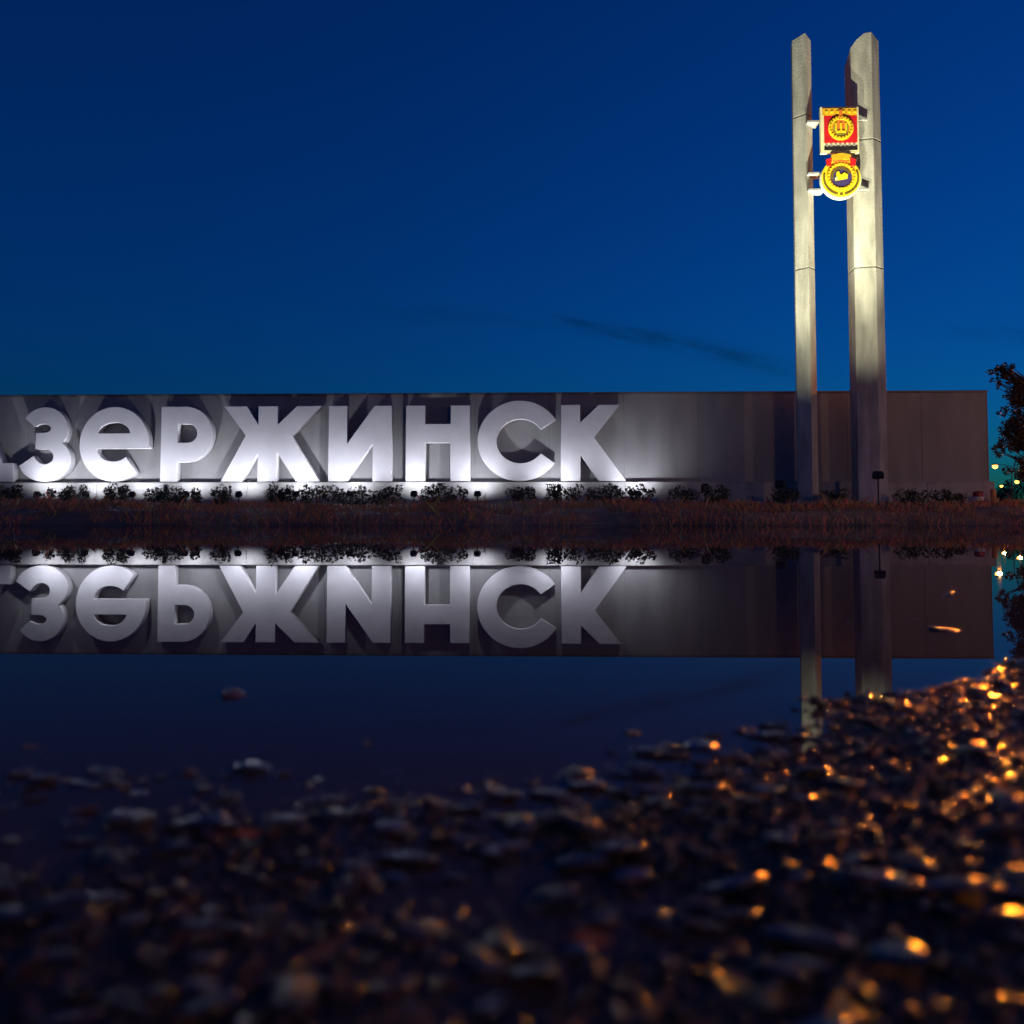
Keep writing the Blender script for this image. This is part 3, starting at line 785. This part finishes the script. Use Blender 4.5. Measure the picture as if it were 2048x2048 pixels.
# ------------------------------------------------------------------ gravel
def ico(fine):
    t = (1 + 5 ** 0.5) / 2
    v = [(-1, t, 0), (1, t, 0), (-1, -t, 0), (1, -t, 0), (0, -1, t), (0, 1, t), (0, -1, -t), (0, 1, -t), (t, 0, -1), (t, 0, 1), (-t, 0, -1), (-t, 0, 1)]
    f = [(0, 11, 5), (0, 5, 1), (0, 1, 7), (0, 7, 10), (0, 10, 11), (1, 5, 9), (5, 11, 4), (11, 10, 2), (10, 7, 6), (7, 1, 8), (3, 9, 4), (3, 4, 2), (3, 2, 6), (3, 6, 8), (3, 8, 9), (4, 9, 5), (2, 4, 11), (6, 2, 10), (8, 6, 7), (9, 8, 1)]
    v = [Vector(p).normalized() for p in v]
    if not fine: return np.array([tuple(p) for p in v]), np.array(f)
    cache = {}; nf = []
    def mid(a, b):
        k = (min(a, b), max(a, b))
        if k not in cache: v.append(((v[a] + v[b]) / 2).normalized()); cache[k] = len(v) - 1
        return cache[k]
    for a, b, c in f:
        ab, bc, ca = mid(a, b), mid(b, c), mid(c, a)
        nf += [(a, ab, ca), (b, bc, ab), (c, ca, bc), (ab, bc, ca)]
    return np.array([tuple(p) for p in v]), np.array(nf)
IV1, IF1 = ico(True)
IV0, IF0 = ico(False)
def stones(x, y, z, r, gen, flat=0.55, low=False, tilt=0.25, lay=0.0, wide=1.0):
    n = len(x)
    IV, IF = (IV0, IF0) if low else (IV1, IF1)
    lump = np.stack([np.prod([1 + 0.18 * np.sin(IV @ gen.normal(size=3) * 2.2 + gen.uniform(0, 6)) for _ in range(2)], axis=0) for _ in range(24)])
    lv = IV[None] * lump[gen.integers(0, 24, n)][:, :, None]
    sc = np.stack([gen.uniform(0.8, 1.7, n), gen.uniform(0.7, 1.15, n), flat * gen.uniform(0.7, 1.35, n)], 1)
    lv = lv * sc[:, None, :] * r[:, None, None]
    a = gen.uniform(0, 6.28, n); ca, sa = np.cos(a)[:, None], np.sin(a)[:, None]
    tl_ = gen.normal(size=n)[:, None] * tilt; ly_ = (lay + gen.normal(size=n) * tilt * 0.5)[:, None] if lay else 0.0
    X = lv[..., 0] * ca - lv[..., 1] * sa; Y = lv[..., 0] * sa + lv[..., 1] * ca; Z = lv[..., 2] + X * tl_ - Y * ly_
    X = X * wide
    v = np.stack([X + x[:, None], Y + y[:, None], Z + z[:, None]], 2).reshape(-1, 3)
    f = (IF[None] + (np.arange(n) * len(IV))[:, None, None]).reshape(-1, 3)
    g_ = gen.uniform(0.5, 1.5, n) ** 1.3
    col = np.stack([g_ * gen.uniform(0.9, 1.35, n), g_ * gen.uniform(0.85, 1.1, n), g_ * gen.uniform(0.75, 1.15, n)], 1)
    return v, f, np.repeat(col, len(IV), 0)
gen = np.random.default_rng(4)
def scatter(n, x0, x1, y0, y1, rm, rs, lo, hi, edge, odds, sink):
    x = gen.uniform(x0, x1, n); y = gen.uniform(y0, y1, n)
    s = np.interp(x, SHX, SHY) - y + 0.07 * fbm(x * 6, y * 6, 3, 3)
    keep = (s > 0.0) | ((s > -edge) & (gen.uniform(0, 1, n) < odds * np.exp(s / edge * 2)))
    keep &= np.hypot(x, y) > 0.14
    x, y = x[keep], y[keep]
    r = np.clip(gen.lognormal(math.log(rm), rs, len(x)), lo, hi)
    return x, y, ground_h(x, y) + r * sink, r
x, y, z, r = scatter(20000, -1.3, 1.9, 0.0, 1.9, 0.0030, 0.5, 0.0016, 0.0105, 0.16, 0.4, 0.1)
v, f, col = stones(x, y, z, r, gen, flat=0.45)
xb, yb_, zb, rb = scatter(1100, -1.2, 0.2, 0.18, 0.8, 0.0040, 0.5, 0.002, 0.0085, 0.14, 0.8, 0.05)
v3, f3, c3 = stones(xb, yb_, zb + 0.0035, rb, gen, flat=0.22, tilt=0.13, lay=0.10, wide=1.45)
o = np_mesh('flat_gravel', v3, f3, M['slab'], smooth=True, tint=c3)
tag(o, 'larger flat wet stones scattered through the near gravel', 'gravel', kind='stuff')
x, y, z, r = scatter(60000, -0.9, 1.5, 0.1, 1.5, 0.0020, 0.4, 0.001, 0.004, 0.14, 0.5, 0.3)
v2, f2, c2 = stones(x, y, z, r, gen, flat=0.6, low=True)
o = np_mesh('gravel', np.concatenate([v, v2]), np.concatenate([f, f2 + len(v)]), M['stone'], smooth=True, tint=np.concatenate([col, c2]))
tag(o, 'dark wet gravel on the near shore of the puddle', 'gravel', kind='stuff')

# single stones that break the water surface
for i, (px, py, w_) in enumerate(((470, 1390, 62), (62, 1493, 24), (732, 1487, 30), (1265, 1466, 46), (1888, 1260, 52), (1755, 1320, 14), (1892, 1190, 36), (1828, 1238, 18), (1697, 1245, 16), (245, 1575, 40), (18, 1566, 20), (388, 1602, 26))):
    d = ray(px, py); k = -CAM_Z / d.z; P = Vector((0, 0, CAM_Z)) + d * k
    rr = w_ / F * P.y / 2 / 1.2
    v, f, col = stones(np.array([0.0]), np.array([0.0]), np.array([0.0]), np.array([rr]), np.random.default_rng(100 + i), flat=0.35)
    o = np_mesh('stone', v, f, M['stone'], smooth=True, tint=col * 3.0)
    o.location = (P.x, P.y, -rr * 0.05)
    tag(o, 'small wet stone breaking the surface of the puddle', 'stone', 'stones standing in the puddle')
# fallen leaves on the gravel
def fallen_leaf(px, py, ln, rz, label):
    d = ray(px, py); k = -(CAM_Z - 0.03) / d.z; P = Vector((0, 0, CAM_Z)) + d * k
    pts = [(-1, 0), (-0.55, 0.36), (0, 0.48), (0.5, 0.34), (1, 0), (0.5, -0.34), (0, -0.48), (-0.55, -0.36)]
    l = ln / F * P.y / 2
    vs = [(x * l, y * l, (0.16 * y * y + 0.12 * x * x) * l) for x, y in pts] + [(0, 0, 0.0)] + [(-1.5 * l, 0.02 * l, 0.15 * l), (-1.5 * l, -0.03 * l, 0.15 * l)]
    fs = [(i, (i + 1) % 8, 8) for i in range(8)] + [(0, 9, 10)]
    o = MB().add(vs, fs).build('fallen_leaf', M['autumn'])
    m = o.modifiers.new('thick', 'SOLIDIFY'); m.thickness = 0.0006
    o.location = (P.x, P.y, gh(P.x, P.y) + 0.016); o.rotation_euler = (R(20), R(6), rz)
    tag(o, label, 'leaf', 'fallen leaves on the gravel')
fallen_leaf(1185, 1795, 80, 0.1, 'orange-brown fallen leaf lying alone on the dark gravel')
fallen_leaf(497, 1604, 50, 0.5, 'small brown fallen leaf at the edge of the puddle')
